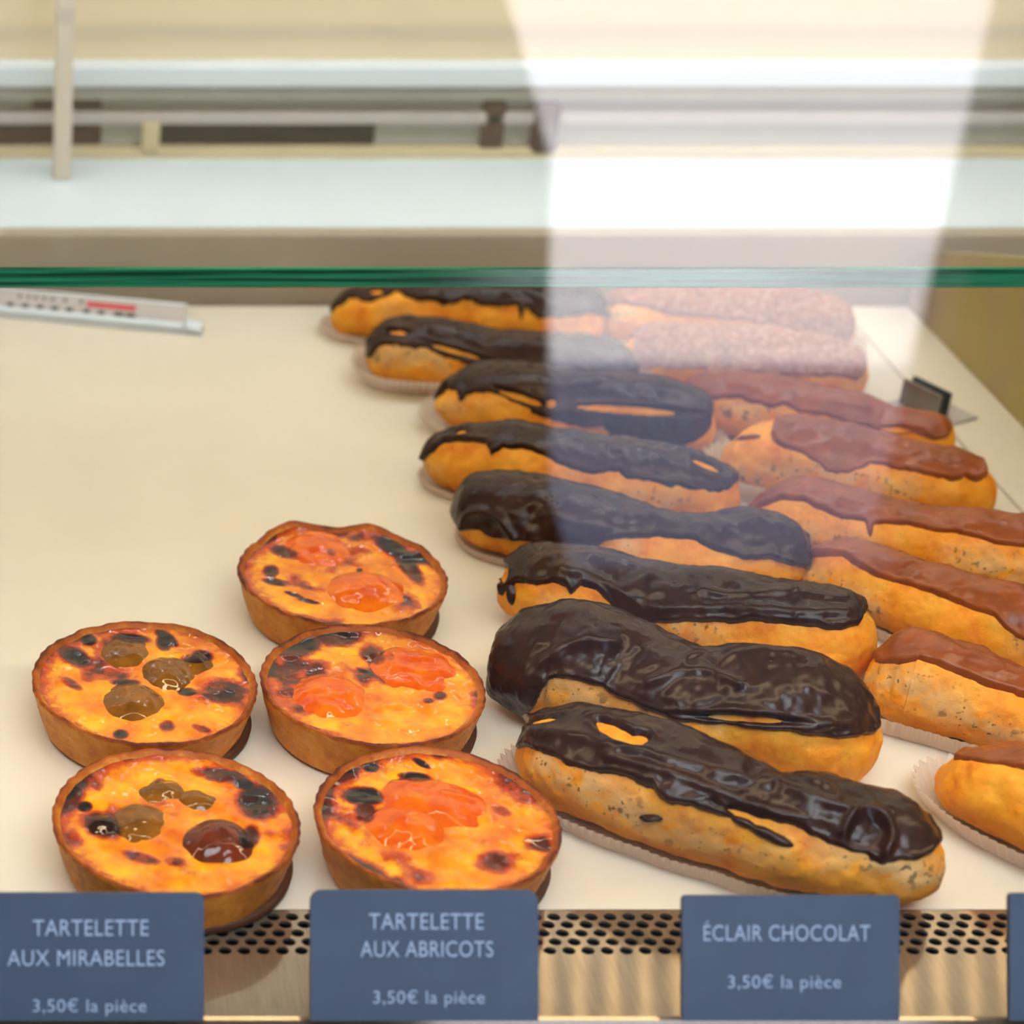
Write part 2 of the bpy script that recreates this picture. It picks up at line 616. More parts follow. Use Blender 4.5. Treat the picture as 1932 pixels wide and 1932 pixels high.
def shelf():
    zs = Z0 + 0.2
    e0 = P(966, 505, zs)[1]
    y1 = YB1 - 0.02
    pts, faces, mi = [], [], []
    t = 0.0078
    prof = [(e0, zs - 0.0006), (e0 + 0.0006, zs), (y1, zs), (y1, zs - t), (e0 + 0.0006, zs - t), (e0, zs - t + 0.0006)]
    for x in (CX0 + 0.001, CX1 - 0.001):
        for (y, z) in prof:
            pts.append((x, y, z))
    k = len(prof)
    for i in range(k):
        j = (i + 1) % k
        faces.append((i, j, j + k, i + k))
        mi.append(0 if i in (1, 3) else 1)
    faces += [tuple(range(k)), tuple(range(2 * k - 1, k - 1, -1))]
    mi += [1, 1]
    o = mesh_obj('glass_shelf', pts, faces, [M['shelfglass'], M['edge']], case, smooth=False, origin=og)
    for p, m in zip(o.data.polygons, mi):
        p.material_index = m
    bm = bmesh.new()
    bm.from_mesh(o.data)
    bmesh.ops.recalc_face_normals(bm, faces=bm.faces)
    bm.to_mesh(o.data)
    bm.free()


shelf()
prism('side_upstand', [(0.534, 0.78, Z0 + 0.0003), (0.534, YB1 - 0.005, Z0 + 0.0003), (0.534, YB1 - 0.005, Z0 + 0.034), (0.534, 0.95, Z0 + 0.105), (0.534, 0.78, Z0 + 0.105)], (1, 0, 0), 0.012, M['olive'], case, origin=og)

# LED strip under the roof edge: a rail of small diodes that streak in the brushed vent
led = box('led_rail', (CX0 + .02, 1.055, Z0 + 0.438), (CX1 - .02, 1.077, Z0 + 0.4499), M['white'], **KW)
M['led'] = emit('led_light', (1.0, 0.72, 0.36, 1), 42.0)


def diode(x):
    return box('diode', (x - 0.002, 1.060, Z0 + 0.4355), (x + 0.002, 1.072, Z0 + 0.438), M['led'], parent=case, origin=og)


for i in range(16):
    diode(0.344 + i * 0.0209)


# perforated vent: one sheet with real holes, oval perforations in staggered rows
def vent():
    zt = Z0 - 0.0003
    rows = [P(1045, y, zt) for y in (1730, 1744.6, 1760.4, 1777.0, 1793.6)]
    xr = [(1045, 1730), (1034.6, 1744.6), (1025, 1760.4), (1047.5, 1777), (1037.2, 1793.6)]
    pitch = 35.3 / FPX * proj(rows[0])[2]
    RXh, RYh = 0.00226, 0.00196
    ycs = [r[1] for r in rows]
    ybnd = [P(1045, 1716, zt)[1]] + [(ycs[i] + ycs[i + 1]) / 2 for i in range(4)] + [P(1045, 1805, zt)[1]]
    V, F = [], []
    NS = 24
    x_lo, x_hi = -0.10, 0.62
    for j in range(5):
        xc0 = P(xr[j][0], xr[j][1], zt)[0]
        k0 = math.floor((x_lo - xc0) / pitch)
        k1 = math.ceil((x_hi - xc0) / pitch)
        for k in range(k0, k1):
            xc = xc0 + k * pitch
            base = len(V)
            inner, inner2, outer = [], [], []
            for s in range(NS):
                a = 2 * PI * s / NS
                ca, sa = math.cos(a), math.sin(a)
                inner.append((xc + RXh * ca, ycs[j] + RYh * sa, zt))
                inner2.append((xc + RXh * ca, ycs[j] + RYh * sa, zt - 0.001))
                hx = pitch / 2
                hy = (ybnd[j] - ycs[j]) if sa > 0 else (ycs[j] - ybnd[j + 1])
                t = min(hx / abs(ca) if abs(ca) > 1e-6 else 9, hy / abs(sa) if abs(sa) > 1e-6 else 9)
                # snap the diagonal samples to the cell corners
                outer.append((xc + max(-hx, min(hx, ca * t)), ycs[j] + sa * t, zt))
            # force 4 corners
            for cxs, cys in ((1, 1), (-1, 1), (-1, -1), (1, -1)):
                hy = (ybnd[j] - ycs[j]) if cys > 0 else (ycs[j] - ybnd[j + 1])
                a = math.atan2(cys * hy, cxs * pitch / 2) % (2 * PI)
                s = int(round(a / (2 * PI) * NS)) % NS
                outer[s] = (xc + cxs * pitch / 2, ycs[j] + cys * hy, zt)
            V += inner + inner2 + outer
            for s in range(NS):
                q = (s + 1) % NS
                F.append((base + s, base + 2 * NS + s, base + 2 * NS + q, base + q))
                F.append((base + NS + s, base + s, base + q, base + NS + q))
    # plain front part folding down at the lip
    prof = [(ybnd[5], zt), (P(1045, 1918, zt)[1], zt), (P(1045, 1923, zt)[1], zt - 0.0004), (P(1045, 1926, zt)[1], zt - 0.002), (P(1045, 1926, zt)[1], zt - 0.02)]
    base = len(V)
    xs = np.linspace(x_lo - 0.01, x_hi + 0.01, 3)
    for x in xs:
        for (y, z) in prof:
            V.append((x, y, z))
    n = len(prof)
    for i in range(2):
        for j in range(n - 1):
            F.append((base + i * n + j, base + i * n + j + 1, base + (i + 1) * n + j + 1, base + (i + 1) * n + j))
    o = mesh_obj('vent_grille', V, F, M['brushed'], case, smooth=False, origin=og)
    return ybnd


vent()

# white display plates with a narrow seam between them
SA, SB = P(1640, 640, Z0), P(1932, 970, Z0)
xs_ = (SA[0] + SB[0]) / 2
YP0 = P(1045, 1716, Z0)[1] + 0.0003
tag(box('display_plate', (CX0 + .002, YP0, Z0 - 0.0042), (xs_ - 0.0006, YB1 - 0.004, Z0), M['plate'], bevel=0.0008), 'large white display plate the tartlets and eclairs lie on', 'display plate', 'white plates of the display case')
tag(box('display_plate', (xs_ + 0.0006, YP0, Z0 - 0.0042), (CX1 - .002, YB1 - 0.004, Z0), M['plate'], bevel=0.0008), 'empty white display plate beyond the seam, under the metal clamp', 'display plate', 'white plates of the display case')

# ------------------------------------------------------------------ tartlets
def tartlet(label, cx, cy, rpx, scorch, fruits, seed, rim=None, zr=0.022, group='glazed fruit tartlets'):
    c = P(cx, cy, Z0 + zr)
    zc = proj(c)[2]
    r = rpx / FPX * zc
    root = thing('tartlet', label, 'tartlet', (c[0], c[1], Z0), group)
    o0 = np.array([c[0], c[1], Z0])
    rng = np.random.RandomState(seed)
    NP = 240
    ph = np.linspace(0, 2 * PI, NP, endpoint=False)
    cs = np.stack([np.cos(ph), np.sin(ph), np.zeros(NP)], 1)

    def rimz(p):
        cc = np.stack([np.cos(p), np.sin(p), np.full_like(p, seed * 3.1)], -1)
        z = zr + 0.0012 * vnoise(cc, 1.6, seed) + 0.0006 * vnoise(cc, 8, seed)
        for (deg, w, h) in (rim or []):
            d = (p - R(deg) + PI) % (2 * PI) - PI
            z = z + h * np.exp(-(d / R(w)) ** 2)
        return z

    def rimr(p):
        cc = np.stack([np.cos(p), np.sin(p), np.full_like(p, seed * 5.1)], -1)
        return r * (1 + 0.012 * vnoise(cc, 1.3, seed + 5) + 0.006 * vnoise(cc, 11, seed))
    rz, rr = rimz(ph), rimr(ph)
    crimp = 0.5 + 0.5 * np.sin(ph * 44 + 2 * vnoise(cs, 2, seed))
    rb = r * 0.865
    prof = []          # (radius, z, bake)
    prof.append((np.full(NP, 0.001), np.full(NP, 0.0012), 0.9))
    prof.append((np.full(NP, rb * 0.9), np.full(NP, 0.0012), 0.9))
    prof.append((np.full(NP, rb), np.full(NP, 0.0018), 0.55))
    for t in np.linspace(0.06, 0.86, 9):
        prof.append((rb + (rr - rb) * t ** 0.9, 0.0018 + (rz - 0.0018) * t, 0.05 + 0.15 * t))
    prof.append((rr - 0.0001 - 0.0003 * crimp, rz * 0.94, 0.45))
    prof.append((rr - 0.0005 * crimp, rz - 0.0004, 0.95))
    prof.append((rr - 0.0008 - 0.0004 * crimp, rz + 0.0002 * crimp, 1.0))
    prof.append((rr - 0.0020, rz - 0.0003 - 0.0005 * crimp, 0.72))
    prof.append((rr - 0.0032, rz - 0.0016, 0.55))
    prof.append((rr - 0.0044, rz - 0.0042, 0.4))
    prof.append((rr - 0.0070, rz - 0.0062, 0.4))
    V = np.stack([np.stack([o0[0] + p[0] * cs[:, 0], o0[1] + p[0] * cs[:, 1], o0[2] + p[1]], 1) for p in prof], 0)
    V[3:12] += 0.00035 * fbm(V[3:12], 220, seed)[..., None] * cs[None]
    bake = np.stack([np.full(NP, p[2]) for p in prof], 0)
    nb = fbm(np.stack([np.cos(ph), np.sin(ph), ph * 0 + seed], 1), 1.7, seed + 9)
    bake = bake + 0.22 * nb[None]
    mesh_obj('crust', V.reshape(-1, 3), [f[::-1] for f in grid_faces(len(prof), NP, wrap_v=True)], M['crust'], root, attrs={'bake': bake}, origin=o0)
    # custard filling
    NR, NA = 110, 420
    t = np.linspace(0, 1, NR) ** 0.75
    an = np.linspace(0, 2 * PI, NA, endpoint=False)
    rin = rimr(an) - 0.0030
    rzi = rimz(an)
    X = o0[0] + t[:, None] * rin[None] * np.cos(an)[None]
    Y = o0[1] + t[:, None] * rin[None] * np.sin(an)[None]
    pts = np.stack([X, Y, np.zeros_like(X)], -1)
    wav = fbm(pts + seed, 90, seed + 2) * 0.0006 + vnoise(pts, 170, seed + 3) * 0.00042 + (1 - np.abs(vnoise(pts, 110, seed + 4)) * 2) * 0.00045
    zc_ = zr - 0.0026
    Zs = zc_ + (rzi[None] - zr) * t[:, None] ** 6 + wav * (1 - t[:, None] ** 8) + 0.0009 * t[:, None] ** 10
    pts[..., 2] = Z0 + Zs
    flat = pts.reshape(-1, 3)
    px, py, _ = proj(flat)

    def blob(x, y, list_):
        s = np.zeros_like(x)
        for it in list_:
            bx, by, ax, ay = it[:4]
            rot = R(it[4]) if len(it) > 4 else 0
            amp = it[5] if len(it) > 5 else 1.0
            dx, dy = x - bx, y - by
            u, v = dx * math.cos(rot) + dy * math.sin(rot), -dx * math.sin(rot) + dy * math.cos(rot)
            q = np.sqrt((u / ax) ** 2 + (v / ay) ** 2)
            s = np.maximum(s, amp * (1 - sstep(0.45, 1.35, q)))
        return s
    sc = blob(px, py, scorch)
    edge = np.broadcast_to((t[:, None] ** 7), X.shape).ravel() * (0.75 + 0.6 * np.clip(-np.cos(np.broadcast_to(an[None], X.shape).ravel() + 0.5), 0, 1))
    n = fbm(flat, 120, seed + 7)
    patch = np.clip(fbm(flat, 55, seed + 11) - 0.28, 0, 1) * 0.9
    sc = np.clip(sc + 0.5 * edge + patch + 0.25 * n * sc, 0, 1.2)
    mesh_obj('custard_filling', flat, grid_faces(NR, NA, wrap_v=True), M['custard'], root, attrs={'scorch': sc}, origin=o0)
    # fruit halves set in the custard
    for (nm, mat, fx, fy, ax, ay, rot, hgt) in fruits:
        fc = P(fx, fy, Z0 + zr - 0.002)
        fz = proj(fc)[2]
        k = math.cos(PITCH) * (fy + 1250) / FPX
        A = ax / FPX * fz
        B = ay / FPX * fz / k
        NR2, NA2 = 48, 140
        tt = np.linspace(0, 1, NR2)
        aa = np.linspace(0, 2 * PI, NA2, endpoint=False)
        lx = tt[:, None] * A * np.cos(aa)[None]
        ly = tt[:, None] * B * np.sin(aa)[None]
        cr, sr = math.cos(R(-rot)), math.sin(R(-rot))
        X = fc[0] + lx * cr - ly * sr
        Y = fc[1] + lx * sr + ly * cr
        p3 = np.stack([X, Y, np.zeros_like(X)], -1)
        wob = fbm(p3, 140, seed + 31) * 0.0005 + fbm(p3, 60, seed + 33) * 0.0007 + vnoise(p3, 190, seed + 35) * 0.00034 + (1 - np.abs(vnoise(p3, 130, seed + 36)) * 2) * 0.0003
        Zf = Z0 + zr - 0.0036 + (1 - tt[:, None] ** 2.0) * hgt * 0.72 + wob * (1 - tt[:, None] ** 4)
        p3[..., 2] = Zf
        fl = p3.reshape(-1, 3)
        qx, qy, _ = proj(fl)
        s = blob(qx, qy, scorch)
        # the browned rim of the fruit on its far side
        rimdark = (np.broadcast_to(tt[:, None], X.shape) > 0.8) * 1.0
        ang = np.broadcast_to(aa[None], X.shape)
        far = np.clip(np.sin(ang - R(20)), 0, 1) ** 2
        s = np.clip(s + (0.75 * rimdark * far).ravel(), 0, 1.2)
        mesh_obj(nm, fl, grid_faces(NR2, NA2, wrap_v=True), mat, root, attrs={'scorch': s}, origin=o0)
    # dark brown disc under the crust, shifted to the right
    ob = []
    for z, q in ((0.0, 0.80), (0.0, 0.86), (0.0010, 0.875), (0.0035, 0.885), (0.0042, 0.86), (0.0042, 0.02)):
        ob.append(np.stack([o0[0] + 0.0035 + r * q * cs[:, 0], o0[1] + 0.0005 + r * q * cs[:, 1], np.full(NP, Z0 + 0.0002 + z)], 1))
    mesh_obj('base_disc', np.vstack(ob), [f[::-1] for f in grid_faces(len(ob), NP, wrap_v=True)], M['base'], root, origin=o0)
    return root


AP, PL, DP = M['apricot'], M['plum'], M['darkplum']
tartlet('mirabelle tartlet with three olive fruit halves, behind the other mirabelle tartlet', 272, 1282, 215,
        [(143, 1240, 30, 17, 20), (168, 1208, 14, 10), (316, 1205, 24, 10, 35, 1.1), (310, 1213, 16, 16), (382, 1238, 22, 11, 10), (420, 1300, 48, 22, 10, .7), (352, 1305, 18, 8),
         (135, 1290, 25, 9, 30, .6), (247, 1205, 36, 9, 5, 1.1), (365, 1243, 26, 9, 5, 1.1), (238, 1288, 30, 6, 0, .9), (228, 1385, 14, 9, 0, 1.1), (315, 1370, 16, 12, 0, .6), (380, 1375, 20, 7, 20, .6)],
        [('fruit_half', PL, 238, 1228, 50, 33, 8, 0.006), ('fruit_half', PL, 318, 1268, 58, 36, 10, 0.006), ('fruit_half', PL, 370, 1252, 34, 24, 15, 0.005), ('fruit_half', PL, 250, 1322, 62, 40, 5, 0.007)], 11)
tartlet('well browned mirabelle tartlet in front, behind the TARTELETTE AUX MIRABELLES tag', 332, 1545, 235,
        [(415, 1463, 52, 14, 8, .8), (485, 1515, 45, 34, 20, .9), (160, 1522, 15, 10, 0, 1.2), (195, 1558, 45, 26, 20, .8), (265, 1618, 42, 12, 15, .75), (470, 1580, 20, 26, 30, 1.1), (330, 1625, 24, 10, 0, .5), (140, 1500, 20, 40, 20, .5), (460, 1480, 22, 12, 20, 1.1), (300, 1475, 14, 8, 0, .6)],
        [('fruit_half', PL, 305, 1490, 52, 28, 8, 0.005), ('fruit_half', PL, 372, 1508, 46, 22, 25, 0.005), ('fruit_half', DP, 198, 1558, 36, 30, 15, 0.005), ('fruit_half', PL, 262, 1552, 62, 44, 10, 0.005), ('fruit_half', DP, 412, 1586, 74, 44, 5, 0.009)], 12)
tartlet('apricot tartlet at the back with a wavy raised rim and two apricot halves', 646, 1080, 196,
        [(742, 1035, 44, 16, 28, .9), (770, 1070, 42, 15, 48, .9), (512, 1078, 16, 13, 0, .9), (520, 1098, 26, 7, 10, 1.0), (555, 1122, 20, 4, 18, 1.1), (582, 1134, 22, 4, 12, 1.1), (540, 1042, 30, 12, 15, .8), (625, 1042, 14, 9, 20, .6), (578, 1105, 14, 12, 0, .4), (678, 1076, 7, 4, 0, 1)],
        [('apricot_half', AP, 588, 1033, 76, 42, 5, 0.005), ('apricot_half', AP, 692, 1114, 80, 42, 8, 0.008)], 13,
        rim=[(115, 14, 0.0035), (82, 9, -0.0012), (62, 14, 0.0022), (30, 8, 0.001)])
tartlet('apricot tartlet in the middle with two flat apricot halves, between two other apricot tartlets', 702, 1288, 212,
        [(572, 1222, 40, 20, -20, .75), (640, 1203, 46, 20, 0, .6), (705, 1235, 30, 20, 20, .75), (735, 1238, 16, 9, 30, .5), (830, 1313, 14, 9, 0, 1.0), (808, 1322, 12, 6, 0, .8), (570, 1370, 46, 6, 18, .7), (690, 1268, 20, 4, 25, .5), (560, 1250, 22, 12, 0, .5)],
        [('apricot_half', AP, 788, 1258, 92, 48, 12, 0.005), ('apricot_half', AP, 622, 1312, 76, 50, 12, 0.006)], 14)
tartlet('front apricot tartlet with a black scorch mark, behind the TARTELETTE AUX ABRICOTS tag', 824, 1542, 231,
        [(686, 1503, 40, 17, 4, 1.35), (690, 1530, 26, 20, 60, .9), (782, 1466, 32, 9, 5, 1.3), (700, 1448, 14, 9, 0, 1.1), (795, 1440, 18, 6, 30, 1.1), (935, 1625, 46, 24, 0, .6), (945, 1530, 24, 12, 20, .6), (980, 1480, 60, 40, 30, .4), (650, 1460, 30, 20, 0, .35)],
        [('apricot_half', AP, 815, 1512, 118, 52, 18, 0.007), ('apricot_half', AP, 765, 1560, 82, 48, 12, 0.007)], 15,
        rim=[(-14, 5, 0.002), (-22, 4, -0.003), (-30, 8, 0.0015), (5, 10, 0.001)])

# ------------------------------------------------------------------ eclairs
def smooth1(a, k):
    if k < 1:
        return a
    ker = np.hanning(2 * k + 3)[1:-1]
    ker /= ker.sum()
    p = np.pad(a, k, mode='edge')
    # linear extension at the ends
    p[:k] = a[0] + (a[0] - a[1]) * np.arange(k, 0, -1)
    p[-k:] = a[-1] + (a[-1] - a[-2]) * np.arange(1, k + 1)
    return np.convolve(p, ker, 'valid')


def eclair(label, x0, x1, env, edge, glaze, seed, cut=None, holes=(), blobs=(), back=172, endround=1.0, lift=0.0008, thick=0.0020, lump=0.0011, rag=1.0, group='eclairs', case_=None, ridges=(), dents=()):
    """env: (x, y_top, y_bottom) outline stations; edge: (x, y) line where the icing ends on the near side"""
    NU, NT = 300, 120
    env = np.array(env, float)
    s = 0.5 - 0.5 * np.cos(np.linspace(0, PI, NU))
    s = 0.35 * np.linspace(0, 1, NU) + 0.65 * s
    xs = x0 + (x1 - x0) * s
    xf = np.linspace(x0, x1, 200)
    k = 6
    top = np.interp(xs, xf, smooth1(np.interp(xf, env[:, 0], env[:, 1]), k))
    bot = np.interp(xs, xf, smooth1(np.interp(xf, env[:, 0], env[:, 2]), k))
    mid, half = (top + bot) / 2, (bot - top) / 2
    midf = np.interp(xf, xs, mid)
    slope = np.interp(xs, xf, np.gradient(smooth1(midf, 20), xf))
    ca = 1 / np.sqrt(1 + slope ** 2)
    hp = half * ca
    hc = np.full(NU, 0.017)
    for _ in range(3):
        C = np.array([P(x, m, Z0 + lift + h) for x, m, h in zip(xs, mid, hc)])
        zc = (C - CAM) @ AX_F
        r0 = hp / FPX * zc
        hc = 0.93 * smooth1(r0, 25)
    # rounded ends
    L = np.cumsum(np.r_[0, np.linalg.norm(np.diff(C, axis=0), axis=1)])
    el = np.maximum(r0[np.searchsorted(s, 0.12)], 0.008) * endround
    er = np.maximum(r0[np.searchsorted(s, 0.88)], 0.008) * endround
    p_ = 2.35
    rl = (1 - (1 - np.clip(L / el, 0, 1)) ** p_) ** (1 / p_)
    rr = (1 - (1 - np.clip((L[-1] - L) / er, 0, 1)) ** p_) ** (1 / p_)
    rad = np.maximum(r0 * rl * rr, 1e-5)
    T = np.gradient(C, L, axis=0)
    T[:, 2] = 0
    T /= np.linalg.norm(T, axis=1)[:, None]
    F = np.stack([T[:, 1], -T[:, 0], np.zeros(NU)], 1)      # towards the viewer
    U = np.array([0, 0, 1.0])
    W, H = 1.06, 0.95

    def surf(th, extra=0.0):
        """th: (NU, n) angles -> points on the displaced body"""
        ct, st = np.cos(th), np.sin(th)
        p = C[:, None] + F[:, None] * (rad[:, None] * W * ct)[..., None] + U * (rad[:, None] * H * st)[..., None]
        n = F[:, None] * (ct / W)[..., None] + U * (st / H)[..., None]
        # lean the normal outwards along the axis on the end caps
        dr = np.gradient(rad, L)
        n = n - T[:, None] * np.clip(dr, -3, 3)[:, None, None]
        n /= np.linalg.norm(n, axis=2)[..., None]
        d = 0.0009 * fbm(p + seed * 0.37, 110, seed) + 0.0011 * vnoise(p + seed * 0.2, 45, seed + 3)
        d = d * np.clip(rad / 0.006, 0, 1)[:, None]
        p = p + n * d[..., None]
        return p, n
    root_loc = np.array([C[NU // 2, 0], C[NU // 2, 1], Z0])
    root = thing('eclair', label, 'eclair', root_loc, group)
    th = np.broadcast_to(np.linspace(0, 2 * PI, NT, endpoint=False)[None], (NU, NT))
    p, n = surf(th)
    p[..., 2] = np.maximum(p[..., 2], Z0 + lift)
    tw = (th + PI) % (2 * PI) - PI
    bandc = R(8) + 0.25 * np.sin(L * 60 + seed)[:, None]
    band = np.exp(-((tw - bandc) / 0.42) ** 2)
    band *= sstep(-0.25, 0.35, vnoise(np.stack([L * 1.0, L * 0 + seed, L * 0], 1), 28, seed))[:, None]
    mesh_obj('choux_body', p.reshape(-1, 3), grid_faces(NU, NT, wrap_v=True), M['dough'], root, attrs={'band': band}, origin=root_loc)
    # icing shell
    NG = 150
    th = np.broadcast_to(np.linspace(R(-75), R(205), NG)[None], (NU, NG))
    p, n = surf(th)
    px, py, pz = proj(p.reshape(-1, 3))
    px, py, pz = px.reshape(NU, NG), py.reshape(NU, NG), pz.reshape(NU, NG)
    e = np.array(edge, float)
    yg = np.interp(xs, e[:, 0], e[:, 1])
    view = np.arctan2(CAM[2] - C[:, 2], np.hypot(C[:, 0] * 0, C[:, 1]))
    tt = np.clip((mid - yg) * ca / np.maximum(hp, 1), -0.995, 0.995)
    thg = view + np.arcsin(tt)
    m = np.minimum((th - thg[:, None]) * r0[:, None], (R(back) - th) * r0[:, None])
    q = p + seed * 1.3
    m = m + rag * (0.0011 * fbm(q, 120, seed + 21) + 0.0004 * vnoise(q, 420, seed + 23))
    if cut:
        for side, xc in cut:
            dl = np.interp(xc, xs, L)
            mc = ((L - dl) if side == 'l' else (dl - L))[:, None] * 1.4 + 0.0010 * fbm(q, 140, seed + 41)
            kk = 0.007                                  # smooth minimum: a rounded corner where the icing stops
            hh = np.clip(kk - np.abs(m - mc), 0, None) / kk
            m = np.minimum(m, mc) - hh * hh * kk * 0.25
    ppm = FPX / pz

    def ell(it):
        bx, by, ax, ay = it[:4]
        rot = R(it[4]) if len(it) > 4 else 0
        dx, dy = px - bx, py - by
        u, v = dx * math.cos(rot) + dy * math.sin(rot), -dx * math.sin(rot) + dy * math.cos(rot)
        qq = np.sqrt((u / ax) ** 2 + (v / ay) ** 2)
        return (qq - 1) * min(ax, ay) / ppm + np.where(th > R(165), 1.0, 0.0)
    for it in holes:
        m = np.minimum(m, ell(it) * 1.6 + 0.0004 * vnoise(q, 300, seed + 61))
    for it in blobs:
        m = np.maximum(m, -ell(it) * 1.6 + 0.0004 * vnoise(q, 300, seed + 63))
    tk = np.where(m > 0, thick * (1 - np.exp(-np.maximum(m, 0) / 0.0009)), np.maximum(m * 1.2, -0.002))
    stretch = q * np.array([0.55, 1.0, 1.0])
    fold = lump * (fbm(stretch, 48, seed + 71, 2)) + 0.35 * lump * (1 - np.abs(vnoise(stretch, 62, seed + 73)) * 2)
    # thicker bead along the rim of the icing
    bead = 0.0007 * np.exp(-((m - 0.0016) / 0.0011) ** 2)
    tk = tk + np.where(m > 0, sstep(0, 0.002, m), 0) * fold + np.where(m > 0, bead, 0)
    for pts, wpx, hm in ridges:
        pts = np.array(pts, float)
        # smooth polyline, distance in pixels
        tq = np.linspace(0, len(pts) - 1, 12 * len(pts))
        lx = smooth1(np.interp(tq, np.arange(len(pts)), pts[:, 0]), 8)
        ly = smooth1(np.interp(tq, np.arange(len(pts)), pts[:, 1]), 8)
        d2 = np.full(px.shape, 1e9)
        for ax_, ay_ in zip(lx, ly):
            d2 = np.minimum(d2, (px - ax_) ** 2 + (py - ay_) ** 2)
        tk = tk + np.where((m > 0) & (th < R(150)), sstep(0, 0.0015, m) * hm * np.exp(-d2 / wpx ** 2), 0)
    for (bx, by, ax_, ay_, hm) in dents:
        qq = ((px - bx) / ax_) ** 2 + ((py - by) / ay_) ** 2
        tk = tk - np.where((m > 0) & (th < R(150)), hm * np.exp(-qq ** 2), 0)
    tk = np.where(m > 0.0012, np.maximum(tk, 0.0005), tk)
    tk = np.where(tk > 0, tk * np.clip(rad / 0.011, 0.06, 1)[:, None], tk)
    g = p + n * tk[..., None]
    g[..., 2] = np.maximum(g[..., 2], Z0 + lift)
    keep = m > -0.0014
    faces = [f for f in grid_faces(NU, NG) if keep.ravel()[list(f)].any()]
    used = np.zeros(NU * NG, bool)
    used[np.array(faces).ravel()] = True
    remap = np.cumsum(used) - 1
    mesh_obj('icing', g.reshape(-1, 3)[used], [tuple(remap[list(f)]) for f in faces], glaze, root, origin=root_loc)
    if case_:
        paper_case(case_['label'], C, F, T, r0, L, seed, **{k: v for k, v in case_.items() if k != 'label'})
    return root


def paper_case(label, C, F, T, r0, L, seed, height=0.0105, flare=0.0028, inset=0.16, squeeze=1.0, e0=0.0, e1=0.0):
    i0 = np.searchsorted(L, r0[20] * 0.95 + e0)
    i1 = np.searchsorted(L, L[-1] - r0[-20] * 0.95 - e1)
    idx = np.linspace(i0, i1, 90).astype(int)
    wr = smooth1(r0, 30) * 1.02 * squeeze
    fr = [C[i] + F[i] * wr[i] for i in idx]
    bk = [C[i] - F[i] * wr[i] for i in idx]
    capR = []
    for a in np.linspace(-PI / 2, PI / 2, 30)[1:-1]:
        i = idx[-1]
        capR.append(C[i] + wr[i] * (T[i] * math.cos(a) - F[i] * math.sin(a)))
    capL = []
    for a in np.linspace(-PI / 2, PI / 2, 30)[1:-1]:
        i = idx[0]
        capL.append(C[i] + wr[i] * (-T[i] * math.cos(a) + F[i] * math.sin(a)))
    loop = np.array(fr + capR + bk[::-1] + capL)[:, :2]
    cl = np.vstack([loop, loop[:1]])
    d = np.r_[0, np.cumsum(np.linalg.norm(np.diff(cl, axis=0), axis=1))]
    NP = 720
    ss = np.linspace(0, d[-1], NP, endpoint=False)
    pts = np.stack([np.interp(ss, d, cl[:, 0]), np.interp(ss, d, cl[:, 1])], 1)
    tg = np.roll(pts, -3, 0) - np.roll(pts, 3, 0)
    tg /= np.linalg.norm(tg, axis=1)[:, None]
    nr = np.stack([tg[:, 1], -tg[:, 0]], 1)          # outwards for a counter-clockwise loop
    area = 0.5 * np.sum(pts[:, 0] * np.roll(pts[:, 1], -1) - np.roll(pts[:, 0], -1) * pts[:, 1])
    if area < 0:
        nr = -nr
    w0 = float(np.mean(wr))
    npl = int(round(d[-1] / 0.0034))
    pl = np.sin(2 * PI * npl * ss / d[-1])
    hn = vnoise(np.stack([pts[:, 0], pts[:, 1], pts[:, 0] * 0], 1), 40, seed + 91)
    rows = []
    prof = [(-0.55, 0.0), (-inset, 0.0), (-inset * 0.6, 0.08), (-inset * 0.3, 0.3), (0.0, 0.65), (0.0, 1.0)]
    for j, (o, v) in enumerate(prof):
        amp = 0.0011 * v
        off = o * w0 + flare * v ** 1.5 + amp * pl + 0.0006 * v * hn
        z = 0.0004 + height * v * (1 + 0.10 * hn) + (0.0005 * pl if v == 1 else 0)
        rows.append(np.stack([pts[:, 0] + nr[:, 0] * off, pts[:, 1] + nr[:, 1] * off, Z0 + z + 0 * pl], 1))
    V = np.vstack(rows)
    faces = grid_faces(len(prof), NP, wrap_v=True)
    faces.append(tuple(range(NP)))
    o0 = np.array([pts[:, 0].mean(), pts[:, 1].mean(), Z0])
    o = mesh_obj('paper_case', V, faces, M['paper'], None, origin=o0)
    o.location = o0.tolist()
    tag(o, label, 'paper case', 'pleated paper cases')
    return o


CH, MI, SU = M['choc'], M['milk'], M['sugar']
G1, G2 = 'dark chocolate eclairs', 'caramel brown eclairs'

